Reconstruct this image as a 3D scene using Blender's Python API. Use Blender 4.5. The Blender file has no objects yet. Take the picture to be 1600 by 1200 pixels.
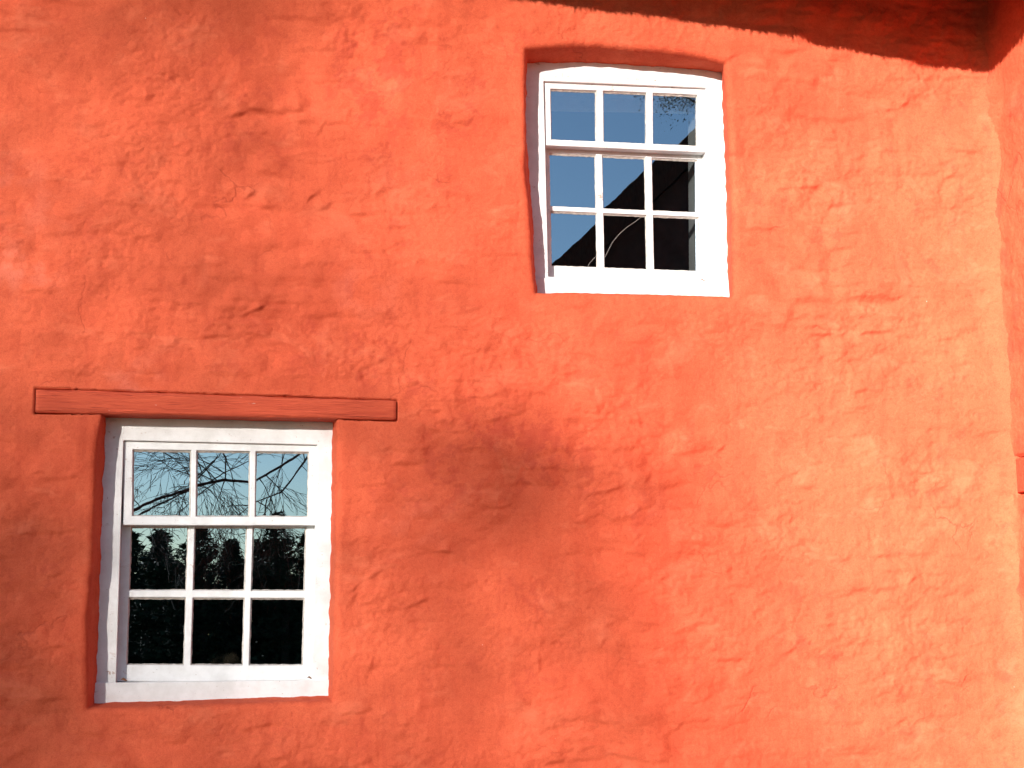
import bpy, math, random
import numpy as np

# ------------------------------------------------------------------ camera, sky, sun, exposure
SC = bpy.context.scene
COL = SC.collection
F_PX, YAW, PITCH, ROLL = 2424.0, 0.2104, 0.15896, -0.00759   # measured from the window edges
CAM = np.array([0.0, -6.0, 1.6])
def cam_axes():
    cy, sy, cp, sp = math.cos(YAW), math.sin(YAW), math.cos(PITCH), math.sin(PITCH)
    f = np.array([sy*cp, cy*cp, sp]); r = np.array([cy, -sy, 0.0]); u = np.cross(r, f)
    c, s = math.cos(ROLL), math.sin(ROLL)
    return np.array([c*r+s*u, -s*r+c*u, f])
AX = cam_axes()
cd = bpy.data.cameras.new('camera'); co = bpy.data.objects.new('camera', cd); COL.objects.link(co)
cd.sensor_width = 36.0; cd.lens = 36.0*F_PX/1600.0; cd.clip_start = 0.05; cd.clip_end = 3000
from mathutils import Matrix, Vector
co.matrix_world = Matrix(((AX[0][0], AX[1][0], -AX[2][0], CAM[0]), (AX[0][1], AX[1][1], -AX[2][1], CAM[1]),
                          (AX[0][2], AX[1][2], -AX[2][2], CAM[2]), (0, 0, 0, 1)))
SC.camera = co

SUN = np.array([0.65, 1.0, -0.27])            # the way the sunlight travels
el = math.atan2(-SUN[2], math.hypot(SUN[0], SUN[1])); az = math.atan2(-SUN[0], -SUN[1])
w = bpy.data.worlds.new('World'); SC.world = w; w.use_nodes = True
nt = w.node_tree; bg = nt.nodes['Background']; sk = nt.nodes.new('ShaderNodeTexSky')
sk.sky_type = 'NISHITA'; sk.sun_disc = False; sk.sun_elevation = el; sk.sun_rotation = az
sk.altitude = 50; sk.air_density = 1.0; sk.dust_density = 0.15; sk.ozone_density = 2.0
nt.links.new(sk.outputs[0], bg.inputs[0]); bg.inputs[1].default_value = 0.07
ld = bpy.data.lights.new('sun', 'SUN'); lo = bpy.data.objects.new('sun', ld); COL.objects.link(lo)
ld.energy = 5.0; ld.angle = math.radians(0.53); ld.color = (1.0, 0.945, 0.87)
lo.rotation_euler = Vector(SUN).to_track_quat('-Z', 'Y').to_euler(); lo.location = (-20, -30, 20)
SC.view_settings.view_transform = 'Standard'; SC.view_settings.look = 'None'
SC.view_settings.gamma = 1.0; SC.view_settings.use_curve_mapping = False
SC.view_settings.exposure = 1.46
SC.cycles.use_denoising = True
SC.cycles.max_bounces = 8; SC.cycles.transparent_max_bounces = 16

# ------------------------------------------------------------------ helpers
rng = np.random.default_rng(7); R = random.Random(11)
def P(px, py, yp=0.0):                        # a measured point of the photograph on the plane y = yp
    d = AX.T @ np.array([(px-800)/F_PX, -(py-600)/F_PX, 1.0]); t = (yp-CAM[1])/d[1]
    return CAM + t*d
def PX(px, py, xp):                           # the same on the plane x = xp
    d = AX.T @ np.array([(px-800)/F_PX, -(py-600)/F_PX, 1.0]); t = (xp-CAM[0])/d[0]
    return CAM + t*d
def sstep(a, b, x):
    t = np.clip((x-a)/(b-a), 0, 1); return t*t*(3-2*t)
_perm = rng.permutation(4096); _ang = rng.random(4096)*2*np.pi
_gx, _gy = np.cos(_ang), np.sin(_ang)
def perlin(x, y, seed=0):
    x = np.asarray(x, float)+seed*37.31; y = np.asarray(y, float)+seed*17.77
    xi = np.floor(x).astype(np.int64); yi = np.floor(y).astype(np.int64); fx = x-xi; fy = y-yi
    def g(i, j, dx, dy):
        h = _perm[(_perm[(i) & 4095]+j) & 4095]; return _gx[h]*dx+_gy[h]*dy
    u = fx*fx*fx*(fx*(fx*6-15)+10); v = fy*fy*fy*(fy*(fy*6-15)+10)
    a = g(xi, yi, fx, fy); b = g(xi+1, yi, fx-1, fy); c = g(xi, yi+1, fx, fy-1); d = g(xi+1, yi+1, fx-1, fy-1)
    return ((a+(b-a)*u)*(1-v)+(c+(d-c)*u)*v)*1.5
def fbm(x, y, o=4, seed=0, gain=0.5):
    s = 0; a = 1; n = 0
    for k in range(o):
        s = s+a*perlin(x*2**k, y*2**k, seed+k*3); n += a; a *= gain
    return s/n
class MB:
    def __init__(s): s.v = []; s.f = []; s.n = 0
    def add(s, vs, fs):
        vs = [tuple(map(float, p)) for p in vs]; b = s.n
        s.v += vs; s.n += len(vs); s.f += [tuple(i+b for i in f) for f in fs]
    def hexa(s, a, b):                        # a, b: two matching quads, front and back
        s.add(list(a)+list(b), [(3,2,1,0),(4,5,6,7),(0,1,5,4),(1,2,6,5),(2,3,7,6),(3,0,4,7)])
    def box(s, x0, x1, y0, y1, z0, z1):
        s.hexa([(x0,y0,z0),(x1,y0,z0),(x1,y0,z1),(x0,y0,z1)], [(x0,y1,z0),(x1,y1,z0),(x1,y1,z1),(x0,y1,z1)])
    def tube(s, pts, rad, n=5, cap=True):
        pts = [np.array(p, float) for p in pts]; m = len(pts); ring = []
        for i in range(m):
            t = pts[min(i+1, m-1)]-pts[max(i-1, 0)]; t = t/(np.linalg.norm(t)+1e-9)
            a = np.cross(t, (0.13, 0.27, 0.95) if abs(t[2]) < 0.9 else (1.0, 0.1, 0)); a /= np.linalg.norm(a); b = np.cross(t, a)
            for k in range(n):
                q = 2*math.pi*k/n; ring.append(pts[i]+rad[i]*(math.cos(q)*a+math.sin(q)*b))
        fs = [(i*n+k, i*n+(k+1) % n, (i+1)*n+(k+1) % n, (i+1)*n+k) for i in range(m-1) for k in range(n)]
        if cap: fs += [tuple(range(n))[::-1], tuple((m-1)*n+k for k in range(n))]
        s.add(ring, fs)
    def build(s, name, mat, parent=None, smooth=False, bevel=0):
        return link_mesh(name, s.v, s.f, mat, parent, smooth, bevel)
def link_mesh(name, v, f, mat, parent=None, smooth=False, bevel=0):
    me = bpy.data.meshes.new(name); me.from_pydata(v, [], f); me.update()
    if mat: me.materials.append(mat)
    if smooth: me.shade_smooth()
    o = bpy.data.objects.new(name, me); COL.objects.link(o)
    if parent: o.parent = parent
    if bevel:
        b = o.modifiers.new('bevel', 'BEVEL'); b.width = bevel; b.segments = 2; b.limit_method = 'ANGLE'; b.angle_limit = 0.6
    return o
def np_mesh(name, V, Q, mat, parent=None, smooth=True, attrs=None):
    me = bpy.data.meshes.new(name); nv, nq = len(V), len(Q)
    me.vertices.add(nv); me.vertices.foreach_set('co', np.ascontiguousarray(V, np.float32).ravel())
    me.loops.add(nq*4); me.loops.foreach_set('vertex_index', np.ascontiguousarray(Q, np.int32).ravel())
    me.polygons.add(nq); me.polygons.foreach_set('loop_start', np.arange(0, nq*4, 4, dtype=np.int32))
    me.update(calc_edges=True); me.validate()
    for k, a in (attrs or {}).items():
        at = me.attributes.new(k, 'FLOAT', 'POINT'); at.data.foreach_set('value', np.ascontiguousarray(a, np.float32))
    me.materials.append(mat)
    if smooth: me.shade_smooth()
    o = bpy.data.objects.new(name, me); COL.objects.link(o)
    if parent: o.parent = parent
    return o
def empty(name, loc=(0, 0, 0)):
    o = bpy.data.objects.new(name, None); COL.objects.link(o); o.location = loc; o.empty_display_size = 0.2; return o
def seat(o, parent):                         # hang a part built in place under its thing
    o.data.transform(Matrix.Translation(-parent.location)); o.parent = parent
def tag(o, label=None, cat=None, group=None, kind=None):
    if label: o['label'] = label
    if cat: o['category'] = cat
    if group: o['group'] = group
    if kind: o['kind'] = kind
    return o

# ------------------------------------------------------------------ materials
class NT:
    def __init__(s, name):
        s.m = bpy.data.materials.new(name); s.m.use_nodes = True; s.t = s.m.node_tree
        s.b = s.t.nodes['Principled BSDF']; s.out = s.t.nodes['Material Output']
    def n(s, typ, **kw):
        o = s.t.nodes.new(typ)
        for k, v in kw.items(): setattr(o, k, v)
        return o
    def l(s, a, b): s.t.links.new(a, b)
    def coords(s, scale=(1, 1, 1)):
        c = s.n('ShaderNodeNewGeometry'); mp = s.n('ShaderNodeMapping'); mp.inputs['Scale'].default_value = scale
        s.l(c.outputs['Position'], mp.inputs[0]); return mp.outputs[0]
    def noise(s, vec, scale, detail=4, rough=0.55, dist=0.0):
        o = s.n('ShaderNodeTexNoise'); o.inputs['Scale'].default_value = scale; o.inputs['Detail'].default_value = detail
        o.inputs['Roughness'].default_value = rough; o.inputs['Distortion'].default_value = dist; s.l(vec, o.inputs['Vector']); return o.outputs['Fac']
    def ramp(s, fac, stops):
        r = s.n('ShaderNodeValToRGB'); e = r.color_ramp.elements
        while len(e) < len(stops): e.new(0.5)
        for i, (p, c) in enumerate(stops): e[i].position = p; e[i].color = c if len(c) == 4 else (*c, 1)
        s.l(fac, r.inputs[0]); return r.outputs[0]
    def mix(s, fac, a, b, mode='MIX'):
        m = s.n('ShaderNodeMix', data_type='RGBA', blend_type=mode)
        for sock, v in ((m.inputs[0], fac), (m.inputs[6], a), (m.inputs[7], b)):
            if hasattr(v, 'is_linked'): s.l(v, sock)
            elif isinstance(v, (int, float)): sock.default_value = v
            else: sock.default_value = (*v, 1)
        return m.outputs[2]
    def math(s, op, a, b):
        m = s.n('ShaderNodeMath', operation=op)
        for i, v in enumerate((a, b)):
            if hasattr(v, 'is_linked'): s.l(v, m.inputs[i])
            else: m.inputs[i].default_value = v
        return m.outputs[0]
    def bump(s, h, strength, dist):
        b = s.n('ShaderNodeBump'); b.inputs['Strength'].default_value = strength; b.inputs['Distance'].default_value = dist
        s.l(h, b.inputs['Height']); s.l(b.outputs[0], s.b.inputs['Normal'])
    def attr(s, name):
        a = s.n('ShaderNodeAttribute', attribute_name=name); return a.outputs['Fac']
    def col(s, c):
        if hasattr(c, 'is_linked'): s.l(c, s.b.inputs['Base Color'])
        else: s.b.inputs['Base Color'].default_value = (*c, 1)
    def rough(s, v, spec=0.3):
        s.b.inputs['Roughness'].default_value = v; s.b.inputs['Specular IOR Level'].default_value = spec

LIME = (0.72, 0.098, 0.050)                    # the wall's red limewash
def limewash():
    t = NT('red_limewash'); v = t.coords()
    big = t.noise(v, 1.7, 5, 0.6, 0.4); med = t.noise(v, 9, 5, 0.6); fine = t.noise(v, 60, 4, 0.6); grain = t.noise(v, 260, 3, 0.6)
    c = t.mix(t.ramp(big, [(0.3, (0, 0, 0)), (0.7, (1, 1, 1))]), (0.54, 0.088, 0.040), (0.65, 0.122, 0.056))
    c = t.mix(t.math('MULTIPLY', t.ramp(med, [(0.45, (0, 0, 0)), (0.75, (1, 1, 1))]), 0.35), c, (0.49, 0.070, 0.032))
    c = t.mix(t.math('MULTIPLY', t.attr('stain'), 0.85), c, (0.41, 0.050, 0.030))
    c = t.mix(t.math('MULTIPLY', t.attr('shade_and_gap'), 0.45), c, (0.20, 0.020, 0.012))  # painted shade under the ledges, and the dark gap round the lintel
    c = t.mix(t.math('MULTIPLY', t.attr('chalk'), 0.22), c, (0.86, 0.36, 0.28))
    chip = t.ramp(t.noise(v, 48, 2, 0.5), [(0.82, (0, 0, 0)), (0.835, (1, 1, 1))])
    c = t.mix(chip, c, (0.8, 0.55, 0.48))
    c = t.mix(t.math('MULTIPLY', t.ramp(fine, [(0.3, (1, 1, 1)), (0.5, (0, 0, 0))]), 0.40), c, (0.43, 0.056, 0.027))
    c = t.mix(t.math('MULTIPLY', t.ramp(grain, [(0.36, (1, 1, 1)), (0.52, (0, 0, 0))]), 0.28), c, (0.38, 0.048, 0.025))
    c = t.mix(t.math('MULTIPLY', t.ramp(grain, [(0.54, (0, 0, 0)), (0.68, (1, 1, 1))]), 0.22), c, (0.74, 0.17, 0.095))
    streak = t.ramp(t.noise(t.coords((7, 7, 0.55)), 3.0, 5, 0.6, 0.3), [(0.50, (0, 0, 0)), (0.74, (1, 1, 1))]); c = t.mix(t.math('MULTIPLY', streak, 0.30), c, (0.44, 0.058, 0.030))
    faded = t.ramp(t.noise(t.coords((1, 1, 1.6)), 4.2, 6, 0.68, 0.5), [(0.54, (0, 0, 0)), (0.66, (1, 1, 1))]); c = t.mix(t.math('MULTIPLY', faded, 0.28), c, (0.74, 0.19, 0.10))
    vo = t.n('ShaderNodeTexVoronoi', feature='DISTANCE_TO_EDGE'); vo.inputs['Scale'].default_value = 3.1
    wv = t.n('ShaderNodeVectorMath', operation='ADD'); nz = t.n('ShaderNodeTexNoise'); nz.inputs['Scale'].default_value = 9; nz.inputs['Detail'].default_value = 5; t.l(v, nz.inputs['Vector'])
    sc = t.n('ShaderNodeVectorMath', operation='SCALE'); sc.inputs['Scale'].default_value = 0.16; t.l(nz.outputs['Color'], sc.inputs[0]); t.l(v, wv.inputs[0]); t.l(sc.outputs[0], wv.inputs[1]); t.l(wv.outputs[0], vo.inputs['Vector'])
    hair = t.math('MULTIPLY', t.ramp(vo.outputs['Distance'], [(0.0, (1, 1, 1)), (0.014, (0, 0, 0))]), t.ramp(t.noise(v, 2.6, 3, 0.6), [(0.55, (0, 0, 0)), (0.66, (1, 1, 1))]))
    c = t.mix(t.math('MULTIPLY', hair, 0.34), c, (0.27, 0.030, 0.017))
    t.col(c); t.rough(0.9, 0.12)
    h = t.math('ADD', t.math('MULTIPLY', fine, 0.6), t.math('MULTIPLY', grain, 0.22)); t.bump(t.math('SUBTRACT', h, t.math('MULTIPLY', hair, 0.35)), 0.75, 0.008)
    return t.m
def painted_beam():
    t = NT('red_painted_oak'); v = t.coords((0.9, 9, 9)); g = t.noise(v, 9, 6, 0.65, 0.9); g2 = t.noise(t.coords((0.5, 30, 30)), 7, 4, 0.6, 0.5)
    c = t.mix(t.ramp(g, [(0.3, (0, 0, 0)), (0.68, (1, 1, 1))]), (0.52, 0.074, 0.036), (0.63, 0.104, 0.048))
    c = t.mix(t.ramp(g2, [(0.34, (1, 1, 1)), (0.40, (0, 0, 0))]), c, (0.30, 0.034, 0.020))
    chip = t.ramp(t.noise(t.coords((1, 1, 3.0)), 42, 3, 0.6), [(0.70, (0, 0, 0)), (0.73, (1, 1, 1))])
    where = t.ramp(t.noise(t.coords(), 3.2, 2, 0.5), [(0.5, (0, 0, 0)), (0.6, (1, 1, 1))])
    c = t.mix(t.math('MULTIPLY', chip, where), c, (0.62, 0.33, 0.27))
    t.col(c); t.rough(0.75, 0.2); t.bump(t.math('ADD', g, t.math('MULTIPLY', g2, 0.6)), 0.8, 0.012); return t.m
def white_paint():
    t = NT('white_gloss_paint'); v = t.coords()
    n = t.noise(v, 14, 5, 0.6); c = t.mix(t.ramp(n, [(0.35, (1, 1, 1)), (0.6, (0, 0, 0))]), (0.74, 0.735, 0.735), (0.64, 0.63, 0.62))
    dirt = t.ramp(t.noise(v, 95, 4, 0.7), [(0.66, (0, 0, 0)), (0.71, (1, 1, 1))]); c = t.mix(t.math('MULTIPLY', dirt, 0.8), c, (0.30, 0.22, 0.18))
    chip = t.ramp(t.noise(t.coords((0.9, 1, 1.3)), 26, 6, 0.70), [(0.60, (0, 0, 0)), (0.64, (1, 1, 1))])
    where = t.ramp(t.noise(v, 3.1, 2, 0.5), [(0.50, (0, 0, 0)), (0.60, (1, 1, 1))]); c = t.mix(t.math('MULTIPLY', chip, where), c, (0.44, 0.32, 0.27))
    t.col(c); t.rough(0.42, 0.4)
    t.bump(t.math('ADD', t.noise(t.coords((1, 1, 1)), 22, 4, 0.6), t.math('MULTIPLY', t.noise(v, 120, 3, 0.6), 0.25)), 0.3, 0.006); return t.m
def glass():
    t = NT('old_window_glass'); nt = t.t; nt.nodes.remove(t.b)
    tr = t.n('ShaderNodeBsdfTransparent'); tr.inputs[0].default_value = (0.62, 0.66, 0.66, 1)
    gl = t.n('ShaderNodeBsdfGlossy'); gl.inputs['Roughness'].default_value = 0.0; gl.inputs['Color'].default_value = (0.72, 0.86, 1.0, 1)
    v = t.coords((1, 1, 0.7)); bp = t.n('ShaderNodeBump'); bp.inputs['Strength'].default_value = 0.022; bp.inputs['Distance'].default_value = 0.004
    t.l(t.noise(v, 7, 2, 0.5, 0.3), bp.inputs['Height']); t.l(bp.outputs[0], gl.inputs['Normal'])
    mx = t.n('ShaderNodeMixShader'); mx.inputs[0].default_value = GLASS_REFLECT
    t.l(tr.outputs[0], mx.inputs[1]); t.l(gl.outputs[0], mx.inputs[2]); t.l(mx.outputs[0], t.out.inputs[0]); return t.m
GLASS_REFLECT = 0.45
def simple(name, c0, c1, scale, rough=0.9, bump=0.0, stretch=(1, 1, 1), dist=0.02):
    t = NT(name); n = t.noise(t.coords(stretch), scale, 6, 0.65)
    t.col(t.mix(t.ramp(n, [(0.3, (0, 0, 0)), (0.7, (1, 1, 1))]), c0, c1)); t.rough(rough, 0.2)
    if bump: t.bump(n, bump, dist)
    return t.m
M_WALL = limewash(); M_BEAM = painted_beam(); M_WHITE = white_paint(); M_GLASS = glass()
M_PUTTY = simple('putty', (0.42, 0.36, 0.31), (0.68, 0.63, 0.58), 60, 0.8, 0.6)
M_THATCH = simple('weathered_thatch', (0.014, 0.011, 0.008), (0.055, 0.040, 0.026), 24, 0.95, 0.9, (2.5, 0.5, 0.5))
M_STRAW = simple('straw', (0.05, 0.036, 0.02), (0.13, 0.095, 0.055), 40, 0.9)
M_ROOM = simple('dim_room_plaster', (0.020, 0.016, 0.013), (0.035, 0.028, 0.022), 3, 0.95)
M_BLIND = simple('grey_blind_cloth', (0.70, 0.67, 0.62), (0.80, 0.77, 0.72), 30, 0.9)
M_FUR = simple('brown_fur', (0.10, 0.06, 0.035), (0.42, 0.32, 0.22), 70, 0.95)
M_BARK = simple('grey_bark', (0.035, 0.028, 0.022), (0.085, 0.07, 0.055), 18, 0.95, 0.6)
M_NEEDLE = simple('dark_needles', (0.010, 0.022, 0.010), (0.030, 0.050, 0.022), 5, 0.8)
M_GRASS = simple('winter_grass', (0.022, 0.034, 0.010), (0.050, 0.058, 0.022), 4, 0.95, 0.4)
M_LEAF = simple('dead_leaf_brown', (0.10, 0.035, 0.015), (0.22, 0.09, 0.04), 90, 0.8)
M_STONE = simple('dark_barn_boarding', (0.03, 0.025, 0.02), (0.06, 0.05, 0.04), 6, 0.9, 0.4)

# ------------------------------------------------------------------ ground
gm = MB(); gm.add([(-900, -900, 0), (900, -900, 0), (900, 900, 0), (-900, 900, 0)], [(0, 1, 2, 3)])
tag(gm.build('ground', M_GRASS), kind='structure')

# ------------------------------------------------------------------ the cottage
CORNER = 3.456
house = empty('cottage', (0, 0, 0))
tag(house, 'red limewashed cottage of rough plastered stone with two white sash windows under a thatched eave', 'cottage')

# openings: outlines of the plaster lip on the wall face and of the reveal where it meets the frame
YF_L, YF_U = 0.118, 0.150
def line(pts, yp): return np.array([P(a, b, yp)[[0, 2]] for a, b in pts])
OPEN = {
 'L': dict(yf=YF_L,
   left=line([(139,1106),(137,971),(146,870),(151,719),(159,640)], 0), right=line([(520,1094),(524,860),(527,640)], 0),
   bottom=line([(139,1106),(330,1100),(520,1094)], 0), top=line([(159,640),(340,644),(527,640)], 0),
   bleft=line([(151,1096),(158,870),(166,650)], YF_L), bright=line([(512,1085),(516,860),(519,655)], YF_L),
   bbottom=line([(151,1096),(330,1091),(512,1085)], YF_L), btop=line([(166,650),(340,653),(519,655)], YF_L)),
 'U': dict(yf=YF_U,
   left=line([(839,456),(835,430),(832,373),(829,322),(822,265),(824,211),(823,157),(823,78)], 0),
   right=line([(1147,462),(1146,408),(1146,337),(1143,250),(1140,193),(1134,98)], 0),
   bottom=line([(839,456),(897,456),(1000,458),(1147,462)], 0),
   top=line([(823,78),(854,74),(897,70),(940,72),(990,77),(1041,81),(1095,88),(1134,98)], 0),
   bleft=line([(843,470),(838,430),(834,330),(822,200),(824,99)], YF_U), bright=line([(1140,470),(1137,408),(1134,251),(1131,193),(1129,113)], YF_U),
   bbottom=line([(843,470),(1000,470),(1140,470)], YF_U), btop=line([(824,99),(900,98),(962,101),(1040,105),(1129,113)], YF_U)),
}
def along(poly, t):                          # points at fractions t of a polyline
    d = np.r_[0, np.cumsum(np.hypot(*np.diff(poly, axis=0).T))]; d /= d[-1]
    return np.stack([np.interp(t, d, poly[:, 0]), np.interp(t, d, poly[:, 1])], -1)
STEP = 0.0062
def axis(breaks, steps):
    out = [breaks[0]]
    for a, b, s in zip(breaks[:-1], breaks[1:], steps):
        n = max(1, int(round((b-a)/s))); out += list(np.linspace(a, b, n+1)[1:])
    return np.array(out)
nomL = (-0.30, 0.575, 1.35, 2.42); nomU = (1.375, 2.225, 2.975, 4.00)      # x0 x1 z0 z1
XB = [-9.0, -2.2, -0.95, nomL[0], nomL[1], nomU[0], nomU[1], CORNER+0.03]
ZB = [-0.3, 0.85, nomL[2], nomL[3], nomU[2], nomU[3], 4.55, 5.2]
xs = axis(XB, [0.12, 0.03, STEP, STEP, STEP, STEP, STEP]); zs = axis(ZB, [0.05, STEP, STEP, STEP, STEP, STEP, 0.05])
X, Z = np.meshgrid(xs, zs, indexing='ij'); NX, NZ = X.shape; X0, Z0 = X.copy(), Z.copy()
inside = np.zeros((NX-1, NZ-1), bool); edge_d = np.full((NX, NZ), 9.0)
for key, nom in (('L', nomL), ('U', nomU)):
    o = OPEN[key]; i0, i1 = [int(np.argmin(abs(xs-q))) for q in nom[:2]]; j0, j1 = [int(np.argmin(abs(zs-q))) for q in nom[2:]]
    o['idx'] = (i0, i1, j0, j1); inside[i0:i1, j0:j1] = True
    DX = np.zeros((NX, NZ)); DZ = np.zeros((NX, NZ))
    tj = np.linspace(0, 1, j1-j0+1); ti = np.linspace(0, 1, i1-i0+1)
    for (ii, jj, poly, t) in (([i0]*len(tj), range(j0, j1+1), o['left'], tj), ([i1]*len(tj), range(j0, j1+1), o['right'], tj),
                              (range(i0, i1+1), [j0]*len(ti), o['bottom'], ti), (range(i0, i1+1), [j1]*len(ti), o['top'], ti)):
        q = along(poly, t); ii = np.array(ii); jj = np.array(jj)
        q = q + 0.0022*np.stack([perlin(q[:, 0]*31, q[:, 1]*31, 5), perlin(q[:, 0]*31, q[:, 1]*31, 6)], -1)
        DX[ii, jj] = q[:, 0]-X0[ii, jj]; DZ[ii, jj] = q[:, 1]-Z0[ii, jj]
    CI = np.clip(np.arange(NX), i0, i1)[:, None].repeat(NZ, 1); CJ = np.clip(np.arange(NZ), j0, j1)[None, :].repeat(NX, 0)
    dist = np.hypot(X0-xs[CI], Z0-zs[CJ]); fall = 1-sstep(0, 0.16, dist)
    on = ~((np.arange(NX)[:, None] > i0) & (np.arange(NX)[:, None] < i1) & (np.arange(NZ)[None, :] > j0) & (np.arange(NZ)[None, :] < j1))
    X += np.where(on, DX[CI, CJ]*fall, 0); Z += np.where(on, DZ[CI, CJ]*fall, 0)
    edge_d = np.minimum(edge_d, np.where(on, dist, 0))

# relief of the plaster (h = how far it stands out towards the viewer)
RELIEF = 1.45
def courses(a, b, seed, hh, ww):              # rubble stones swelling softly through the plaster, in rough courses
    z = b/hh+0.30*fbm(a*1.3, b*1.3, 3, 300+seed); row = np.floor(z); v = z-row
    x = a/ww+0.37*row+0.9*np.sin(row*12.9+seed)+0.30*fbm(a*2.6, b*2.6, 3, 310+seed); c = np.floor(x); u = x-c
    r = np.abs(np.sin(c*127.1+row*311.7+seed*7.3)*43758.5453) % 1.0; r2 = np.abs(np.sin(c*269.5+row*183.3+seed)*24634.63) % 1.0
    tilt = (v-0.5)*(r2-0.35)*0.9
    return (0.2+0.8*r)*(sstep(0, 0.28, u)*sstep(0, 0.30, 1-u)*sstep(0, 0.22, v)*sstep(0, 0.34, 1-v))+tilt*sstep(0, .15, u)*sstep(0, .15, 1-u)*sstep(0, .10, v)*sstep(0, .12, 1-v)
def relief(a, b, seed=0):
    wx = a+0.05*fbm(a*3.1, b*3.1, 4, 40+seed); wz = b+0.05*fbm(a*3.1, b*3.1, 4, 50+seed)
    h = 0.020*fbm(a*0.8, b*1.0, 2, seed)+0.016*fbm(wx*2.3, wz*3.4, 3, 60+seed)
    rough = sstep(-0.20, 0.40, fbm(a*1.7, b*2.1, 3, 70+seed)); where = 0.15+0.85*sstep(-0.28, 0.35, fbm(a*1.2, b*1.5, 3, 75+seed))
    h = h+where*(0.0095*courses(wx, wz, 1+seed, 0.135, 0.30)+0.0045*courses(wx+.13, wz+.06, 5+seed, 0.072, 0.15))
    n = fbm(wx*3.0, wz*5.5, 4, 80+seed)*3.0; terr = np.floor(n)+sstep(0.72, 1.0, n-np.floor(n))
    h = h+0.0034*terr*sstep(-0.05, 0.5, fbm(a*2.2, b*2.6, 3, 90+seed))
    h = h+(0.0024+0.0062*rough)*fbm(a*12, b*18, 5, 100+seed, 0.55)
    h = h+(0.0009+0.0026*rough)*fbm(a*38, b*50, 3, 110+seed, 0.6)
    pit = fbm(a*26, b*30, 2, 120+seed); h = h-0.0035*sstep(0.42, 0.62, pit)*sstep(-.1, .4, fbm(a*3, b*3, 2, 125+seed))
    return h
H = relief(X, Z)*RELIEF; SHADE_AND_GAP = np.zeros_like(H)
# single ledges, folds and scars: px, py, length px, angle (deg, up to the right), height mm
LEDGES = [(385,172,60,14,11),(405,205,50,3,6),(460,185,40,-10,7),(455,172,38,5,7),(300,232,34,40,7),(240,203,60,3,5),(130,193,45,-3,5),(210,75,30,60,5),
 (315,36,40,58,6),(330,98,50,-8,5),(280,80,40,10,5),(100,100,55,6,4),(240,140,40,45,6),(225,225,40,50,7),(270,225,60,10,6),(395,300,40,35,10),(400,318,40,-8,9),
 (488,302,34,52,11),(508,320,30,30,8),(170,300,40,0,5),(250,370,30,0,5),(285,432,26,85,8),(320,415,60,0,6),(395,484,38,25,12),(275,480,42,5,8),(330,523,80,3,7),(240,540,70,4,6),
 (50,110,60,-5,5),(50,195,40,20,6),(70,455,70,6,6),(30,500,70,0,4),(590,245,60,6,6),(500,200,34,60,6),(470,240,60,10,6),(560,330,50,8,6),(590,300,40,20,7),
 (750,618,95,10,9),(680,640,70,3,6),(690,672,70,-8,9),(700,660,26,50,8),(740,660,30,60,6),(790,650,70,14,7),(690,860,50,-10,12),(700,735,60,5,5),(775,790,60,10,9),(640,720,60,10,6),
 (960,760,80,12,7),(990,800,60,20,7),(930,770,70,6,6),(1060,690,40,15,5),(1010,745,40,55,6),(570,905,70,35,9),(555,930,40,60,8),(655,940,46,20,10),(620,975,60,10,6),(590,985,40,5,5),
 (575,1045,34,75,7),(600,1038,50,0,5),(700,1037,90,-2,4),(960,970,60,20,5),(940,1000,34,70,5),(960,1178,44,-8,9),(1040,1170,60,15,5),(560,1110,60,10,6),(830,970,90,-2,4),
 (1400,166,58,26,11),(1335,140,34,20,6),(1250,290,80,9,14),(1285,440,66,-14,7),(1235,435,44,-20,5),(1210,385,34,20,5),(1340,245,40,20,6),(1155,240,36,-18,10),(1270,200,40,10,5),(1330,520,160,4,9),
 (1270,575,110,0,4),(1200,577,120,-2,4),(1340,610,90,2,5),(1350,635,40,15,5),(1130,698,26,25,8),(1270,710,34,15,7),(1235,740,50,25,6),(1440,735,40,-10,5),(1400,870,120,-4,6),(1250,845,40,15,7),
 (1190,925,40,25,7),(1235,1010,44,40,9),(1300,998,60,5,4),(1420,905,30,20,7),(1480,925,34,20,6),(1360,1060,60,10,5),(1400,1128,50,35,8),(1450,1120,60,10,6),(1300,1170,80,5,5),(1090,1090,60,15,6),(1170,1085,70,4,5),
 (90,745,70,4,7),(80,735,60,10,5),(95,895,40,8,8),(75,700,50,-4,5),(40,650,40,-10,5),(60,830,60,5,6),(75,1010,60,10,6),(30,1090,60,6,6),(390,1150,70,10,6),(440,1180,60,20,6),(250,1160,80,5,5),(640,1120,50,40,5),
 (870,40,40,80,5),(1060,60,50,70,5),(1100,70,60,60,6),(980,60,60,-6,4),(1140,90,40,30,8),(640,130,50,10,5),(720,190,40,20,6),(660,170,40,30,5),(1490,420,60,5,5),(1470,330,70,20,6),(1480,250,60,15,5),
 (560,180,40,75,5),(620,350,60,5,5),(700,320,60,3,4),(590,430,40,15,6),(760,480,70,8,5),(850,560,60,12,5),(1050,580,60,-80,4),(1000,600,34,30,4),(700,120,40,12,4),(840,1040,60,80,4),(470,1130,60,15,5)]
def px_scale(): return 6.0/F_PX*1.02
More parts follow.
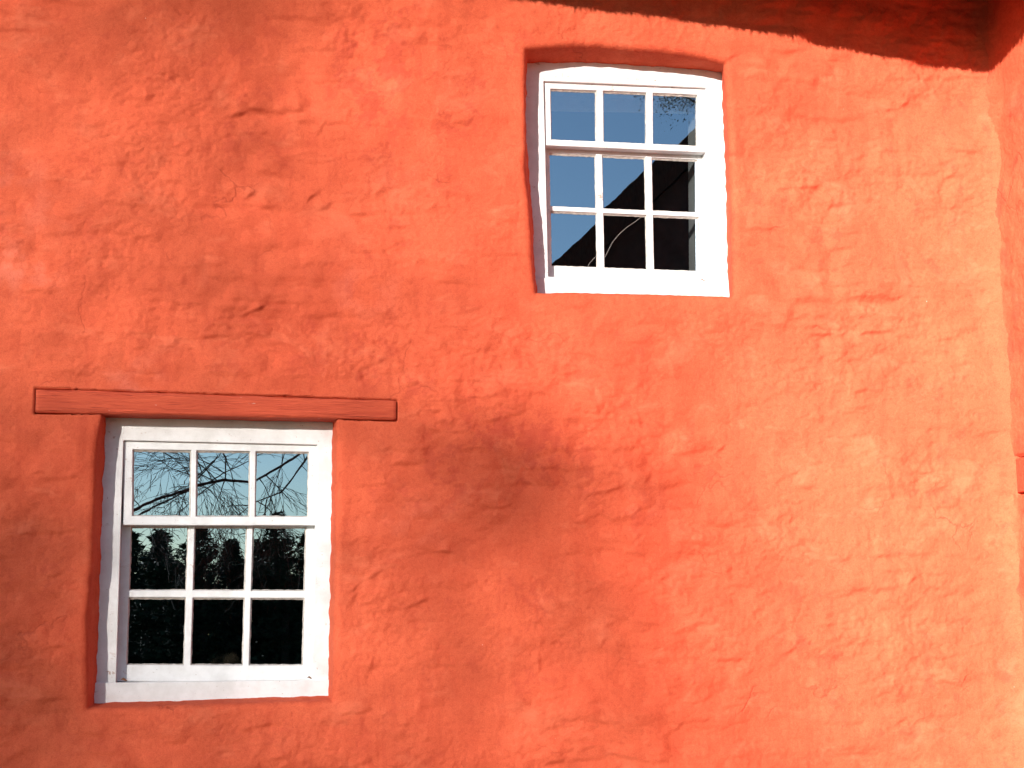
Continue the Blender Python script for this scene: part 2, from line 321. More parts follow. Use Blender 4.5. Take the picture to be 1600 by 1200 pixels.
for (a, b, L, ang, mm) in LEDGES:
    c = P(a, b)[[0, 2]]; hl = 0.5*L*px_scale(); ca, sa = math.cos(math.radians(ang)), math.sin(math.radians(ang))
    m = (abs(X-c[0]) < hl+0.15) & (abs(Z-c[1]) < hl+0.15)
    dx, dz = X[m]-c[0], Z[m]-c[1]; s = dx*ca+dz*sa; n = -dx*sa+dz*ca
    n = n+0.016*fbm(s*16+a, n*12+b, 4, 7)+0.05*s*s/hl*math.sin(a*1.7)
    win = np.exp(-(s/hl)**4)*np.clip(0.55+0.9*perlin(s*17+a*0.3, s*0+b, 8), 0.05, 1.4)
    prof = np.where(n > 0, np.exp(-n/(0.020+0.0015*mm)), np.exp(-(n/0.0075)**2)-0.30*np.exp(-((n+0.018)/0.014)**2))
    H[m] += 0.001*mm*1.15*win*prof
    SHADE_AND_GAP[m] = np.maximum(SHADE_AND_GAP[m], (mm > 7)*win*np.exp(-((n+0.006)/0.0032)**2)*min(1, (mm-6)/6))  # shade in the crease below higher ledges, put into the colour
# edge of the plaster rounds back into the openings
H = H*(0.35+0.65*sstep(0.0, 0.10, edge_d)); lr = 0.030; H -= 0.9*(lr-np.sqrt(np.maximum(lr*lr-np.clip(lr-edge_d, 0, lr)**2, 0)))
# coved inner corner
H += 0.045*np.exp(-np.clip(CORNER-X, 0, 1)/0.040)
# timber lintel seat: groove round the beam, wall pushed behind it
LT = [P(55,607)[[0,2]], P(620,625)[[0,2]], P(620,657)[[0,2]], P(54,645)[[0,2]]]
bx0, bx1 = LT[0][0], LT[1][0]; bu = np.clip((X-bx0)/(bx1-bx0), 0, 1)
bt = LT[0][1]+(LT[1][1]-LT[0][1])*bu; bb = LT[3][1]+(LT[2][1]-LT[3][1])*bu
wob = 0.0035*fbm(X*22, Z*9, 3, 33)
sd = np.maximum(np.maximum(bx0-X, X-bx1), np.maximum(Z-bt, bb-Z))+wob       # signed distance outside the beam
near = 1-sstep(0.02, 0.09, np.abs(sd)); H = H*(1-0.75*near)
lip = np.exp(-np.clip(sd, 0, 1)/0.012)*(Z > bt)*(sd > 0.003)*np.clip(0.5+1.2*perlin(X*16, Z*5, 44), 0, 1)
H = np.where(sd < 0.0015, -0.03, H+0.010*lip)
SHADE_AND_GAP = np.maximum(SHADE_AND_GAP, 0.35*(1-sstep(0.002, 0.007, sd))*(sd > -0.01))

# worn, darker repainted patches and chalky rubbed patches (paint, not light)
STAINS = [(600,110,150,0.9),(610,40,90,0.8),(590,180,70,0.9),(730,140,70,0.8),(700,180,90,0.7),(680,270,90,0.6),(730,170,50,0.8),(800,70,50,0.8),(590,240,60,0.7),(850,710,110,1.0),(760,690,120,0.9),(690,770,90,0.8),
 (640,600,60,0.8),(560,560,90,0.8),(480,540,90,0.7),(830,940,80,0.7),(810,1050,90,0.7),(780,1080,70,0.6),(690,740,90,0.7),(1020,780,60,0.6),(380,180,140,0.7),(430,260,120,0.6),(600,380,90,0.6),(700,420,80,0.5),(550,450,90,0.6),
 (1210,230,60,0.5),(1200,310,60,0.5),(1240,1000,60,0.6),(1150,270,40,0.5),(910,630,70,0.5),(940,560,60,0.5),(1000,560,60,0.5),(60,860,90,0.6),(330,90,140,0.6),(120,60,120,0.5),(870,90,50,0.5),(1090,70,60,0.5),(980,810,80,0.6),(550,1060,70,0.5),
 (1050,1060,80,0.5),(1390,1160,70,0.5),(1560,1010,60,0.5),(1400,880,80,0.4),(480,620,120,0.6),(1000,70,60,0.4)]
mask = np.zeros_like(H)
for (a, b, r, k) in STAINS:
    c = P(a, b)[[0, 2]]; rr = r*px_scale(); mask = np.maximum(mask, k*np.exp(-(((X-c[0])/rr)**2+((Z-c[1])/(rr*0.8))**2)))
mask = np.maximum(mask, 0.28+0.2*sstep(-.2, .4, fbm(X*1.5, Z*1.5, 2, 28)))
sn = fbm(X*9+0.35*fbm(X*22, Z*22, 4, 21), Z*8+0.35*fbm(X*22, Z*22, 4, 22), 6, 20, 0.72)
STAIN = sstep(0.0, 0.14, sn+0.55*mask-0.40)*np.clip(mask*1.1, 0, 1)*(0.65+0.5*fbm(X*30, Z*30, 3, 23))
CHALK = np.zeros_like(H)
for (a, b, r, k) in [(30,420,60,0.8),(20,280,60,0.5),(210,595,50,0.7),(470,900,60,0.3),(640,820,60,0.4),(1000,800,40,0.4),(620,270,50,0.3),(560,450,70,0.4),(60,330,70,0.4)]:
    c = P(a, b)[[0, 2]]; rr = r*px_scale(); CHALK = np.maximum(CHALK, k*np.exp(-(((X-c[0])/rr)**2+((Z-c[1])/(rr*0.7))**2)))
CHALK = CHALK*sstep(-0.25, 0.45, fbm(X*11, Z*13, 4, 25))

Y = -H
V = [np.stack([X, Y, Z], -1).reshape(-1, 3)]
idx = np.arange(NX*NZ).reshape(NX, NZ)
Q = np.stack([idx[:-1, :-1], idx[1:, :-1], idx[1:, 1:], idx[:-1, 1:]], -1)[~inside]
Qs = [Q]; base = NX*NZ; att = [STAIN.ravel(), SHADE_AND_GAP.ravel(), CHALK.ravel()]; ext = [[], [], []]
for key in 'LU':                             # the reveals, grown from the lips of the openings
    o = OPEN[key]; i0, i1, j0, j1 = o['idx']; nj, ni = j1-j0, i1-i0
    loop = [(i, j0) for i in range(i0, i1)]+[(i1, j) for j in range(j0, j1)]+[(i, j1) for i in range(i1, i0, -1)]+[(i0, j) for j in range(j1, j0, -1)]
    back = np.concatenate([along(o['bbottom'], np.arange(ni)/ni), along(o['bright'], np.arange(nj)/nj),
                           along(o['btop'], 1-np.arange(ni)/ni), along(o['bleft'], 1-np.arange(nj)/nj)])
    fi = np.array([idx[a, b] for a, b in loop]); fr = V[0][fi]; m = len(loop)
    bk = np.stack([back[:, 0], np.full(m, o['yf']+0.012), back[:, 1]], -1)
    bk[:, 0] += 0.008*fbm(bk[:, 0]*17, bk[:, 2]*17, 3, 14); bk[:, 2] += 0.006*fbm(bk[:, 0]*17, bk[:, 2]*17, 3, 15)
    prev = fi
    for k in range(1, 11):
        t = k/10.0; e = t; tz_ = t
        r = fr+(bk-fr)*np.array([1, 0, 1])*e+(bk-fr)*np.array([0, 1, 0])*tz_
        a = 0.006*math.sin(math.pi*t); r[:, 0] += a*fbm(r[:, 0]*9+t*1.5, r[:, 2]*9, 3, 16); r[:, 2] += a*fbm(r[:, 0]*9, r[:, 2]*9+t*1.5, 3, 17)
        cur = base+np.arange(m); base += m; V.append(r)
        for e2 in ext: e2.append(np.full(m, 0.0))
        Qs.append(np.stack([prev, np.roll(prev, -1), np.roll(cur, -1), cur], -1)); prev = cur
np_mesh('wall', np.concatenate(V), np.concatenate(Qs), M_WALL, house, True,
        {n: np.concatenate([a]+e) for n, a, e in zip(('stain', 'shade_and_gap', 'chalk'), att, ext)})

# the wing that meets it at the inner corner
ys = axis([0.05, -0.0, -0.45, -1.6], [-0.02, -0.006, -0.03]); ys = np.r_[np.linspace(0.04, -0.45, 80), np.linspace(-0.48, -1.6, 40)]
zw = axis([-0.3, 0.85, 4.55, 5.6], [0.05, 0.0075, 0.05])
YW, ZW = np.meshgrid(ys, zw, indexing='ij'); HW = relief(YW*1.3+9, ZW, 200)*0.8+0.03*np.exp(-np.clip(-YW, 0, 1)/0.03)
t0 = PX(1587, 714, CORNER); t1 = PX(1587, 772, CORNER)
TW = (t0[1], t1[2], t0[2])                   # near end and height of the wing timber
sdw = np.maximum(YW-TW[0], np.maximum(ZW-TW[2], TW[1]-ZW))
HW = np.where(sdw < 0.004, -0.03, HW*(0.3+0.7*sstep(0.0, 0.08, np.abs(sdw))))
VW = np.stack([CORNER-HW, YW, ZW], -1).reshape(-1, 3); iw = np.arange(len(VW)).reshape(YW.shape)
QW = np.stack([iw[:-1, :-1], iw[1:, :-1], iw[1:, 1:], iw[:-1, 1:]], -1).reshape(-1, 4)
zero = np.zeros(len(VW)); stw = 0.5*sstep(0.1, 0.3, fbm(YW*6, ZW*5, 4, 220)).ravel()
np_mesh('wing_wall', VW, QW, M_WALL, house, True, {'stain': stw, 'shade_and_gap': zero, 'chalk': zero})
wb = MB(); wb.box(CORNER-0.015, 8.2, -1.66, -1.57, -0.3, 5.55); wb.build('wing_gable_wall', M_WALL, house)
tb = MB(); tb.box(CORNER-0.006, CORNER+0.1, -1.3, TW[0]-0.006, TW[1]+0.004, TW[2]-0.008)
tag(tb.build('timber', M_BEAM, house, bevel=0.004), 'red painted timber end set in the side wing wall')

# lintel beam over the lower window
def wavy_beam(c4, y0, y1, nx=90, nz=8):
    v, f = [], []
    for side in (0, 1):
        for i in range(nx+1):
            for j in range(nz+1):
                u, t = i/nx, j/nz; p = (1-t)*((1-u)*c4[3]+u*c4[2])+t*((1-u)*c4[0]+u*c4[1])
                ez = 0.0020*float(perlin(p[0]*9, t*1.5, 61)) if 1 else 0
                yy = y0+0.0030*float(fbm(p[0]*5, p[1]*40, 3, 62))+0.004*(max(0, abs(t-0.5)*2-0.8)/0.2)**2 if side == 0 else y1
                v.append((p[0], yy, p[1]+ez))
    S = (nx+1)*(nz+1); g = lambda s, i, j: s*S+i*(nz+1)+j
    for i in range(nx):
        for j in range(nz):
            f += [(g(0,i,j), g(0,i+1,j), g(0,i+1,j+1), g(0,i,j+1)), (g(1,i,j), g(1,i,j+1), g(1,i+1,j+1), g(1,i+1,j))]
        f += [(g(0,i,0), g(1,i,0), g(1,i+1,0), g(0,i+1,0)), (g(0,i,nz), g(0,i+1,nz), g(1,i+1,nz), g(1,i,nz))]
    for j in range(nz): f += [(g(0,0,j), g(0,0,j+1), g(1,0,j+1), g(1,0,j)), (g(0,nx,j), g(1,nx,j), g(1,nx,j+1), g(0,nx,j+1))]
    return v, f
ins = 0.003
c4 = [np.array(LT[0])+(ins, -ins), np.array(LT[1])+(-ins, -ins), np.array(LT[2])+(-ins, ins), np.array(LT[3])+(ins, ins)]
bv, bf = wavy_beam(c4, -0.004, 0.150)
tag(link_mesh('lintel', bv, bf, M_BEAM, house, True), 'red painted oak lintel beam with fine cracks over the lower window')

# ------------------------------------------------------------------ sash windows
def bil(c, u, v):                            # c: TL TR BR BL; v downwards
    return (1-v)*((1-u)*c[0]+u*c[1])+v*((1-u)*c[3]+u*c[2])
def lattice(c, us, vs, hole, y0, y1, seed=0):  # a frame with openings, one welded mesh
    nu, nv = len(us), len(vs); v, f = [], []
    def jig(p, k): return np.array([p[0]+0.0007*math.sin(k*12.9+seed), p[1], p[2]+0.0007*math.sin(k*7.3+seed*2)])
    for side in (0, 1):
        for a in range(nu):
            for b in range(nv):
                p = bil(c, us[a], vs[b]); q = jig(p, a*7+b); v.append((q[0], (y0, y1)[side], q[2]))
    S = nu*nv; g = lambda s, a, b: s*S+a*nv+b
    solid = lambda a, b: 0 <= a < nu-1 and 0 <= b < nv-1 and not hole(a, b)
    for a in range(nu-1):
        for b in range(nv-1):
            if not solid(a, b): continue
            f += [(g(0,a,b), g(0,a,b+1), g(0,a+1,b+1), g(0,a+1,b)), (g(1,a,b), g(1,a+1,b), g(1,a+1,b+1), g(1,a,b+1))]
            if not solid(a-1, b): f.append((g(0,a,b), g(1,a,b), g(1,a,b+1), g(0,a,b+1)))
            if not solid(a+1, b): f.append((g(0,a+1,b), g(0,a+1,b+1), g(1,a+1,b+1), g(1,a+1,b)))
            if not solid(a, b-1): f.append((g(0,a,b), g(0,a+1,b), g(1,a+1,b), g(1,a,b)))
            if not solid(a, b+1): f.append((g(0,a,b+1), g(1,a,b+1), g(1,a+1,b+1), g(0,a+1,b+1)))
    return v, f
def pts(q, y): return [P(a, b, y) for a, b in q]
def sash(name, parent, quad, us, vs, y0, y1, label, seed):
    c = pts(quad, y0); hole = lambda a, b: a % 2 == 1 and b % 2 == 1
    v, f = lattice(c, us, vs, hole, y0, y1, seed)
    o = link_mesh(name, v, f, M_WHITE, parent, False, 0.0032); tag(o, label)
    pm = MB(); gm = MB(); rr = random.Random(seed)
    for a in range(1, len(us)-1, 2):
        for b in range(1, len(vs)-1, 2):
            q = [bil(c, us[a], vs[b]), bil(c, us[a+1], vs[b]), bil(c, us[a+1], vs[b+1]), bil(c, us[a], vs[b+1])]
            yg = y0+0.016; ctr = sum(q)/4; tx, tz = rr.gauss(0, 0.0025), rr.gauss(0, 0.0018); ov = 0.004
            gq = []
            for p in q:
                d = p-ctr; d = d+ov*np.sign(d); gq.append((ctr[0]+d[0], yg+tx*d[0]+tz*d[2], ctr[2]+d[2]))
            gm.add(gq, [(0, 3, 2, 1)])
            # ragged putty bead round the pane
            n = 16
            for k in range(4):
                A, B = q[k], q[(k+1) % 4]; inn = ctr-(A+B)/2; inn = inn/np.linalg.norm(inn); top = k == 0
                strip = []
                for s in range(n+1):
                    p = A+(B-A)*s/n; wd = 0.0035+0.0022*rr.random()+(0.0025 if top else 0)
                    strip += [(p[0], y0+0.006, p[2]), (p[0]+inn[0]*wd, yg-0.001+tx*(p[0]-ctr[0]), p[2]+inn[2]*wd)]
                pm.add(strip, [(2*s, 2*s+1, 2*s+3, 2*s+2) for s in range(n)])
    gm.build('glass_panes', M_GLASS, parent)
    pm.build('putty', M_PUTTY, parent)
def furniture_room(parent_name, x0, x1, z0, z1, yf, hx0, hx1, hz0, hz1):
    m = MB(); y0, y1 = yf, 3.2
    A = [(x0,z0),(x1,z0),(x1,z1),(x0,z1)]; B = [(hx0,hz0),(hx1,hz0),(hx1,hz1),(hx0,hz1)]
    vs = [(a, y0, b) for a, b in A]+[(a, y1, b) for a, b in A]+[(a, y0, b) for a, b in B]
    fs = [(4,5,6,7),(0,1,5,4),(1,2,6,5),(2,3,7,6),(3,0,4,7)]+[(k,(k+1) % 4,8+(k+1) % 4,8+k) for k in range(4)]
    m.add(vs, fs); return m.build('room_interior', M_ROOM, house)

z1f = lambda q: [(790+a/2.79, 50+b/2.79) for a, b in q]
z0f = lambda q: [(120+a/2.223, 580+b/2.223) for a, b in q]
# lower window
wl = empty('window'); wl.parent = house; tag(wl, 'lower white nine pane sash window set under the timber lintel')
y = YF_L
outer = [(155,640),(532,646),(526,1100),(140,1104)]; hole = [(193,688),(496,695),(487,1067),(181,1069)]
def frame_mesh(outer, hole, y0, y1):
    a, b = pts(outer, y0), pts(hole, y0); v = []
    for yy in (y0, y1): v += [(p[0], yy, p[2]) for p in a]+[(p[0], yy, p[2]) for p in b]
    f = []
    for k in range(4):
        n = (k+1) % 4
        f += [(k, 4+k, 4+n, n), (8+k, 8+n, 12+n, 12+k), (4+k, 12+k, 12+n, 4+n), (k, n, 8+n, 8+k)]
    return v, f
v, f = frame_mesh(outer, hole, y, 0.30); link_mesh('frame', v, f, M_WHITE, wl, False, 0.003)
sm = MB(); q = pts([(140,1067),(526,1062),(526,1097),(140,1101)], y-0.022)
q2 = pts([(140,1066),(526,1061),(526,1097),(140,1101)], y-0.0225)
sm.hexa([(p[0], y-0.014, p[2]) for p in q], [(p[0], y+0.03, p[2]) for p in q]); sm.build('sill', M_WHITE, wl, False, 0.004)
sash('upper_sash', wl, z0f([(163,243),(836,252),(832,536),(161,534)]), [0,.046,.343,.371,.648,.676,.957,1], [0,.10,.895,1], y+0.016, y+0.054, 'upper sash of three panes reflecting bare branches', 3)
sash('lower_sash', wl, z0f([(156,518),(830,520),(816,1080),(136,1078)]), [0,.048,.340,.372,.641,.672,.952,1], [0,.036,.438,.482,.898,1], y+0.060, y+0.098, 'lower sash of six dark panes', 5)
# upper window
wu = empty('window'); wu.parent = house; tag(wu, 'upper white nine pane sash window under the arched head near the eave')
y = YF_U
v, f = frame_mesh(z1f([(70,90),(975,120),(1000,1165),(80,1150)]), z1f([(166,213),(876,243),(884,1088),(186,1066)]), y, 0.41); link_mesh('frame', v, f, M_WHITE, wu, False, 0.003)
sm = MB(); q = pts(z1f([(70,1068),(1000,1092),(1000,1160),(80,1148)]), y-0.016)
sm.hexa([(p[0], y-0.014, p[2]) for p in q], [(p[0], y+0.03, p[2]) for p in q]); sm.build('sill', M_WHITE, wu, False, 0.004)
sash('upper_sash', wu, z1f([(167,216),(875,246),(875,524),(171,494)]), [0,.040,.320,.360,.630,.665,.947,1], [0,.105,.905,1], y+0.016, y+0.062, 'upper sash of three sky blue panes', 8)
sash('lower_sash', wu, z1f([(172,486),(874,518),(886,1094),(184,1068)]), [0,.024,.312,.348,.620,.657,.948,1], [0,.068,.472,.506,.915,1], y+0.068, y+0.106, 'lower sash of six panes mirroring a thatched gable', 12)
bq = pts(z1f([(150,190),(900,215),(900,352),(150,338)]), 0.32); bm = MB()
bm.hexa([(p[0], 0.337, p[2]) for p in bq], [(p[0], 0.341, p[2]) for p in bq]); bm.build('roller_blind', M_BLIND, wu)
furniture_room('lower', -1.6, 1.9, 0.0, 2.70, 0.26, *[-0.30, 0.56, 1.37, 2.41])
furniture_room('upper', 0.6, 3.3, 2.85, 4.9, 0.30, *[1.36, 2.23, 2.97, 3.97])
# added furry stand-in for the viewer's mirrored hair, just behind the middle bottom pane
fc = P(348, 1046, 0.42); fm = MB(); rr = random.Random(4)
for i in range(5200):
    a, b = rr.uniform(0, 2*math.pi), math.acos(rr.uniform(-1, 1)); d = np.array([math.sin(b)*math.cos(a), math.sin(b)*math.sin(a), math.cos(b)])
    s = fc+d*np.array([0.055, 0.05, 0.050])+np.array([0.02*d[2], 0, 0]); t = d+np.array([rr.gauss(0, .5), rr.gauss(0, .5), rr.gauss(0, .5)-0.3]); t /= np.linalg.norm(t)
    e = np.cross(t, (0.3, 0.2, 0.9)); e = e/np.linalg.norm(e)*0.0011; fm.add([s-e, s+e, s+t*rr.uniform(.012, .026)], [(0, 1, 2)])
fur = fm.build('hair_stand_in', M_FUR); tag(fur, 'brown fluffy rounded cushion standing in for mirrored hair, behind the bottom middle pane of the lower window', 'tuft')

cw = MB()
for path in ([(360,1020),(366,1008),(380,992),(396,976)], [(426,992),(440,968),(466,916),(496,880),(530,850),(566,826),(606,794)]):
    cw.tube([P(*q, YF_U+0.078) for q in z1f(path)], [0.00045]*len(path), 4)
tag(cw.build('cobweb', M_PUTTY, wu), 'pale strand of cobweb across the lower middle pane')
for (a, b, yy, sz, lab) in ((194,1062,YF_L+0.010,.017,'small brown dead leaf caught at the bottom left corner of the lower window'), (484,1059,YF_L+0.012,.013,'small brown dead leaf caught at the bottom right corner of the lower window'),
                            (1098,438,YF_U+0.012,.014,'small brown dead leaf caught at the bottom right corner of the upper window')):
    c = P(a, b, yy); lm = MB(); n = 8; vs = []
    for i in range(n+1):
        t = i/n; wd = sz*0.40*math.sin(math.pi*min(1, t*0.94+.03)); x = (t-.5)*sz*1.5
        vs += [(x, -.002-.25*wd, -wd*.7+.003*math.sin(t*5)), (x, -.006, .002*math.sin(t*5)), (x, .002-.25*wd, wd*.7+.003*math.sin(t*5))]
    lm.add(vs, [(3*i+k, 3*i+3+k, 3*i+4+k, 3*i+1+k) for i in range(n) for k in range(2)])
    o = lm.build('dead_leaf', M_LEAF, None, True); o.location = c; tag(o, lab, 'leaf')
# ------------------------------------------------------------------ thatched roof
SHADOW = [(820,0),(855,6),(900,14),(975,23),(1012,29),(1069,37),(1125,44),(1200,56),(1255,62),(1282,74),(1320,76),(1355,85),(1400,95),(1445,103),(1480,105),(1520,112),(1545,121)]
OV = 0.70
sp = np.array([P(a, b)[[0, 2]] for a, b in SHADOW]); ex = sp[:, 0]-OV*SUN[0]; ez = sp[:, 1]-OV*SUN[2]
ex = np.r_[-9, -3, -0.5, ex, ex[-1]+0.1, ex[-1]+0.25, ex[-1]+2.4]; ez = np.r_[ez[0]+0.10, ez[0]+0.09, ez[0]+0.07, ez, ez[-1]-0.006, ez[-1]-0.012, ez[-1]-0.02]
EX = np.r_[np.linspace(-9, 0, 60), np.linspace(0.02, 3.6, 260), np.linspace(3.65, 5.2, 20)]; EZ = np.interp(EX, ex, ez)+0.010+0.004*fbm(EX*13, EX*0, 3, 71)
prof = [(0.10, 0.66), (-0.05, 0.55), (-0.20, 0.42), (-0.50, 0.16), (-0.66, 0.014), (-OV, 0.0), (-0.715, 0.03), (-0.74, 0.10), (-0.76, 0.20), (-0.75, 0.30), (-0.70, 0.37), (0.3, 1.35), (1.3, 2.4), (2.8, 3.9)]
tv = np.array([[(x, yy+0.010*float(perlin(x*7, k*1.3, 72))*(k > 5), z+zz+0.012*float(perlin(x*6, k*1.1, 73))*(k != 5)) for k, (yy, zz) in enumerate(prof)] for x, z in zip(EX, EZ)])
it = np.arange(len(EX)*len(prof)).reshape(len(EX), len(prof))
qt = np.stack([it[:-1, :-1], it[:-1, 1:], it[1:, 1:], it[1:, :-1]], -1).reshape(-1, 4)
np_mesh('thatched_roof', tv.reshape(-1, 3), qt, M_THATCH, house)
fr = MB(); rr = random.Random(21)
for i in range(5200):
    x = rr.uniform(-0.4, 3.5); z = float(np.interp(x, EX, EZ)); yy = -OV+rr.uniform(-0.025, 0.05)
    clump = 0.5+0.9*max(0, float(perlin(x*19, 3.1, 77))); L = rr.uniform(0.006, 0.030)*clump*(2.2 if rr.random() < 0.03 else 1)
    p0 = np.array([x, yy, z+0.03]); p1 = np.array([x+rr.gauss(0, .006), yy+rr.gauss(-0.004, .006), z-L]); e = np.array([rr.uniform(0.0016, 0.003), rr.uniform(-.0015, .0015), 0]); e2 = np.array([0, 0.002, 0])
    fr.add([p0-e, p0+e, p0+e2, p1], [(0, 1, 3), (1, 2, 3), (2, 0, 3)])
for i in range(300):                          # ragged tufts of straw along the trimmed edge
    x = rr.uniform(-0.4, 3.5); z = float(np.interp(x, EX, EZ)); yy = -OV+rr.uniform(-0.02, 0.02); L = rr.uniform(0.008, 0.020)*(1.9 if rr.random() < 0.18 else 1); lean = rr.gauss(0, .010)
    for k in range(rr.randint(5, 12)):
        u = rr.gauss(0, .0055); p0 = np.array([x+u, yy+rr.gauss(0, .003), z+0.03]); p1 = np.array([x+u*0.55+lean, yy+rr.gauss(-.004, .004), z-L*rr.uniform(.55, 1.1)]); e = np.array([.0024, 0, 0]); e2 = np.array([0, .003, 0])
        fr.add([p0-e, p0+e, p0+e2, p1], [(0, 1, 3), (1, 2, 3), (2, 0, 3)])
tag(fr.build('straw_fringe', M_STRAW, house), kind='stuff')
wr = MB(); wr.hexa([(CORNER-0.2, -1.95, 5.45), (CORNER-0.2, 0.3, 5.45), (CORNER+0.0, 0.3, 5.8), (CORNER+0.0, -1.95, 5.8)], [(5.8, -1.95, 8.0), (5.8, 0.3, 8.0), (5.8, 0.3, 8.35), (5.8, -1.95, 8.35)])
wr.build('wing_thatch', M_THATCH, house)

# ------------------------------------------------------------------ trees
def grow(mb, p, d, length, rad, depth, rr, droop=0.0, spread=0.6, sides=5, minr=0.004):
    n = 6; pts_, rads = [np.array(p, float)], [rad]; d = np.array(d, float); kids = []
    for i in range(n):
        d = d+np.array([rr.gauss(0, .10), rr.gauss(0, .10), rr.gauss(0, .08)-droop]); d /= np.linalg.norm(d)
        pts_.append(pts_[-1]+d*length/n); rads.append(max(minr, rad*(1-0.75*(i+1)/n)))
        if i >= 1 and depth > 0:
            for _ in range(2 if rr.random() < 0.55 else 1): kids.append((pts_[-1].copy(), d.copy(), rads[-1], i))
    mb.tube(pts_, rads, sides if rad > 0.02 else 3, cap=False)
    for (q, dd, r, i) in kids:
        s = np.array([rr.gauss(0, 1), rr.gauss(0, 1), rr.gauss(0, 1)]); s -= dd*np.dot(s, dd); s /= np.linalg.norm(s)+1e-6
        nd = dd+s*spread*rr.uniform(.6, 1.4); grow(mb, q, nd/np.linalg.norm(nd), length*rr.uniform(.45, .7), max(minr, r*0.6), depth-1, rr, droop, spread, sides, minr)

# the big bare tree between the sun and the wall: its twig masses throw the soft shade on the plaster
YT = -34.0
def up_sun(px, py, dy=0.0):
    p = P(px, py); k = (YT+dy)/SUN[1]; return p+SUN*k
# how much sunlight the crown lets through, seen from the wall (columns every 200 px, rows every 150 px of the photograph)
THRU = np.array([[.44,.40,.38,.46,.52,.56,.60,.66,.70],[.48,.44,.43,.46,.50,.56,.66,.78,.85],[.50,.47,.45,.46,.48,.56,.68,.82,.90],[.46,.45,.45,.45,.49,.55,.66,.80,.94],
 [.40,.43,.40,.46,.54,.68,.82,.92,.97],[.34,.42,.45,.38,.28,.46,.76,.93,1.],[.28,.40,.45,.41,.36,.42,.72,.94,1.],[.28,.38,.44,.40,.38,.41,.66,.95,1.],[.24,.30,.36,.41,.43,.44,.54,.82,1.]])
DARK = [(750,735,120,50,.55),(900,785,90,40,.25),(390,180,100,40,.06),(20,850,110,60,.35),(40,1130,110,60,.35),(300,5,150,35,.15),(990,775,50,40,.25),(640,700,70,40,.25),(1230,1170,110,50,.1)]
def depth_at(px, py):
    u = min(max(px/200, 0), 7.999); v = min(max(py/150, 0), 7.999); i, j = int(v), int(u); fu, fv = u-j, v-i
    T = (1-fv)*((1-fu)*THRU[i, j]+fu*THRU[i, j+1])+fv*((1-fu)*THRU[i+1, j]+fu*THRU[i+1, j+1])
    od = -math.log(max(.06, (T-.09)/.91))
    for (a, b, ra, rb, k) in DARK: od += k*math.exp(-((px-a)/ra)**2-((py-b)/rb)**2)
    return od
TWIGGY = 0.97
tree = empty('bare_tree', tuple(np.array([up_sun(-900, 1200)[0], YT, 0.0])))
tag(tree, 'tall bare winter tree with spreading twiggy crown, standing alone far out on the lawn', 'tree')
tl = np.array(tree.location); fork = np.array([tl[0]+0.4, YT, 12.2]); rr = random.Random(5); bmb = MB(); tmb = MB()
tmb.tube([tl+(0, 0, -.3), tl+(0, 0, .4), tl+(.1, .05, 5), fork, fork+(0.6, 0.2, 3), fork+(1.6, 0.1, 5.5)], [.62, .45, .36, .30, .18, .05], 10)
k_px = px_scale()
hubs = []
for (a, b) in [(760,720), (400,110), (0,860), (60,1140), (260,-60), (1000,-200)]:
    c = up_sun(a, b, rr.uniform(-1.5, 1.5)); hubs.append(c); mid = (fork+c)/2+np.array([rr.gauss(0, .4), rr.gauss(0, .4), 0.6])
    bmb.tube([fork+(0, 0, rr.uniform(-.5, 1.5)), (fork+mid)/2+(0, 0, .3), mid, (mid+c)/2+(0, 0, .15), c], [.034, .028, .023, .018, .012], 6, cap=False)
nodes = []
for gx in range(-300, 1800, 260):             # limbs reach into every part of the crown
    for gy in range(-200, 1400, 260):
        if depth_at(gx, gy) < 0.2: continue
        c = up_sun(gx+rr.uniform(-90, 90), gy+rr.uniform(-90, 90), rr.uniform(-3, 3)); nodes.append(c)
        start = min(hubs, key=lambda q: np.linalg.norm(q-c)); mid = (start+c)/2+np.array([rr.gauss(0, .15), rr.gauss(0, .15), 0.12])
        bmb.tube([start, (start+mid)/2+(0, 0, .1), mid, (mid+c)/2+(0, 0, .05), c], [.018, .015, .012, .009, .005], 4, cap=False)
TW_L, TW_R, PX_M2 = 0.50, 0.0085, k_px*k_px
full = 2150*1650*PX_M2; tries = int(full*3.0/(TW_L*2*TW_R*0.80))
for i in range(tries):
    a, b = -350+2150*((0.5+i*0.8191725134) % 1), -250+1650*((0.5+i*0.6710436067) % 1)
    if ((0.5+i*0.5497004779) % 1)*3.0 > depth_at(a, b)*TWIGGY: continue
    q = up_sun(a, b, rr.uniform(-2.5, 2.5)); d = np.array([rr.gauss(0, 1), rr.gauss(0, 1), rr.gauss(0, .8)]); d /= np.linalg.norm(d)
    bmb.tube([q-d*TW_L/2, q+np.array([0, 0, .015]), q+d*TW_L/2-np.array([0, 0, .02])], [TW_R*1.3, TW_R, TW_R*.7], 3, cap=False)
for o in (tmb.build('trunk', M_BARK, None, True), bmb.build('crown', M_BARK)): seat(o, tree)

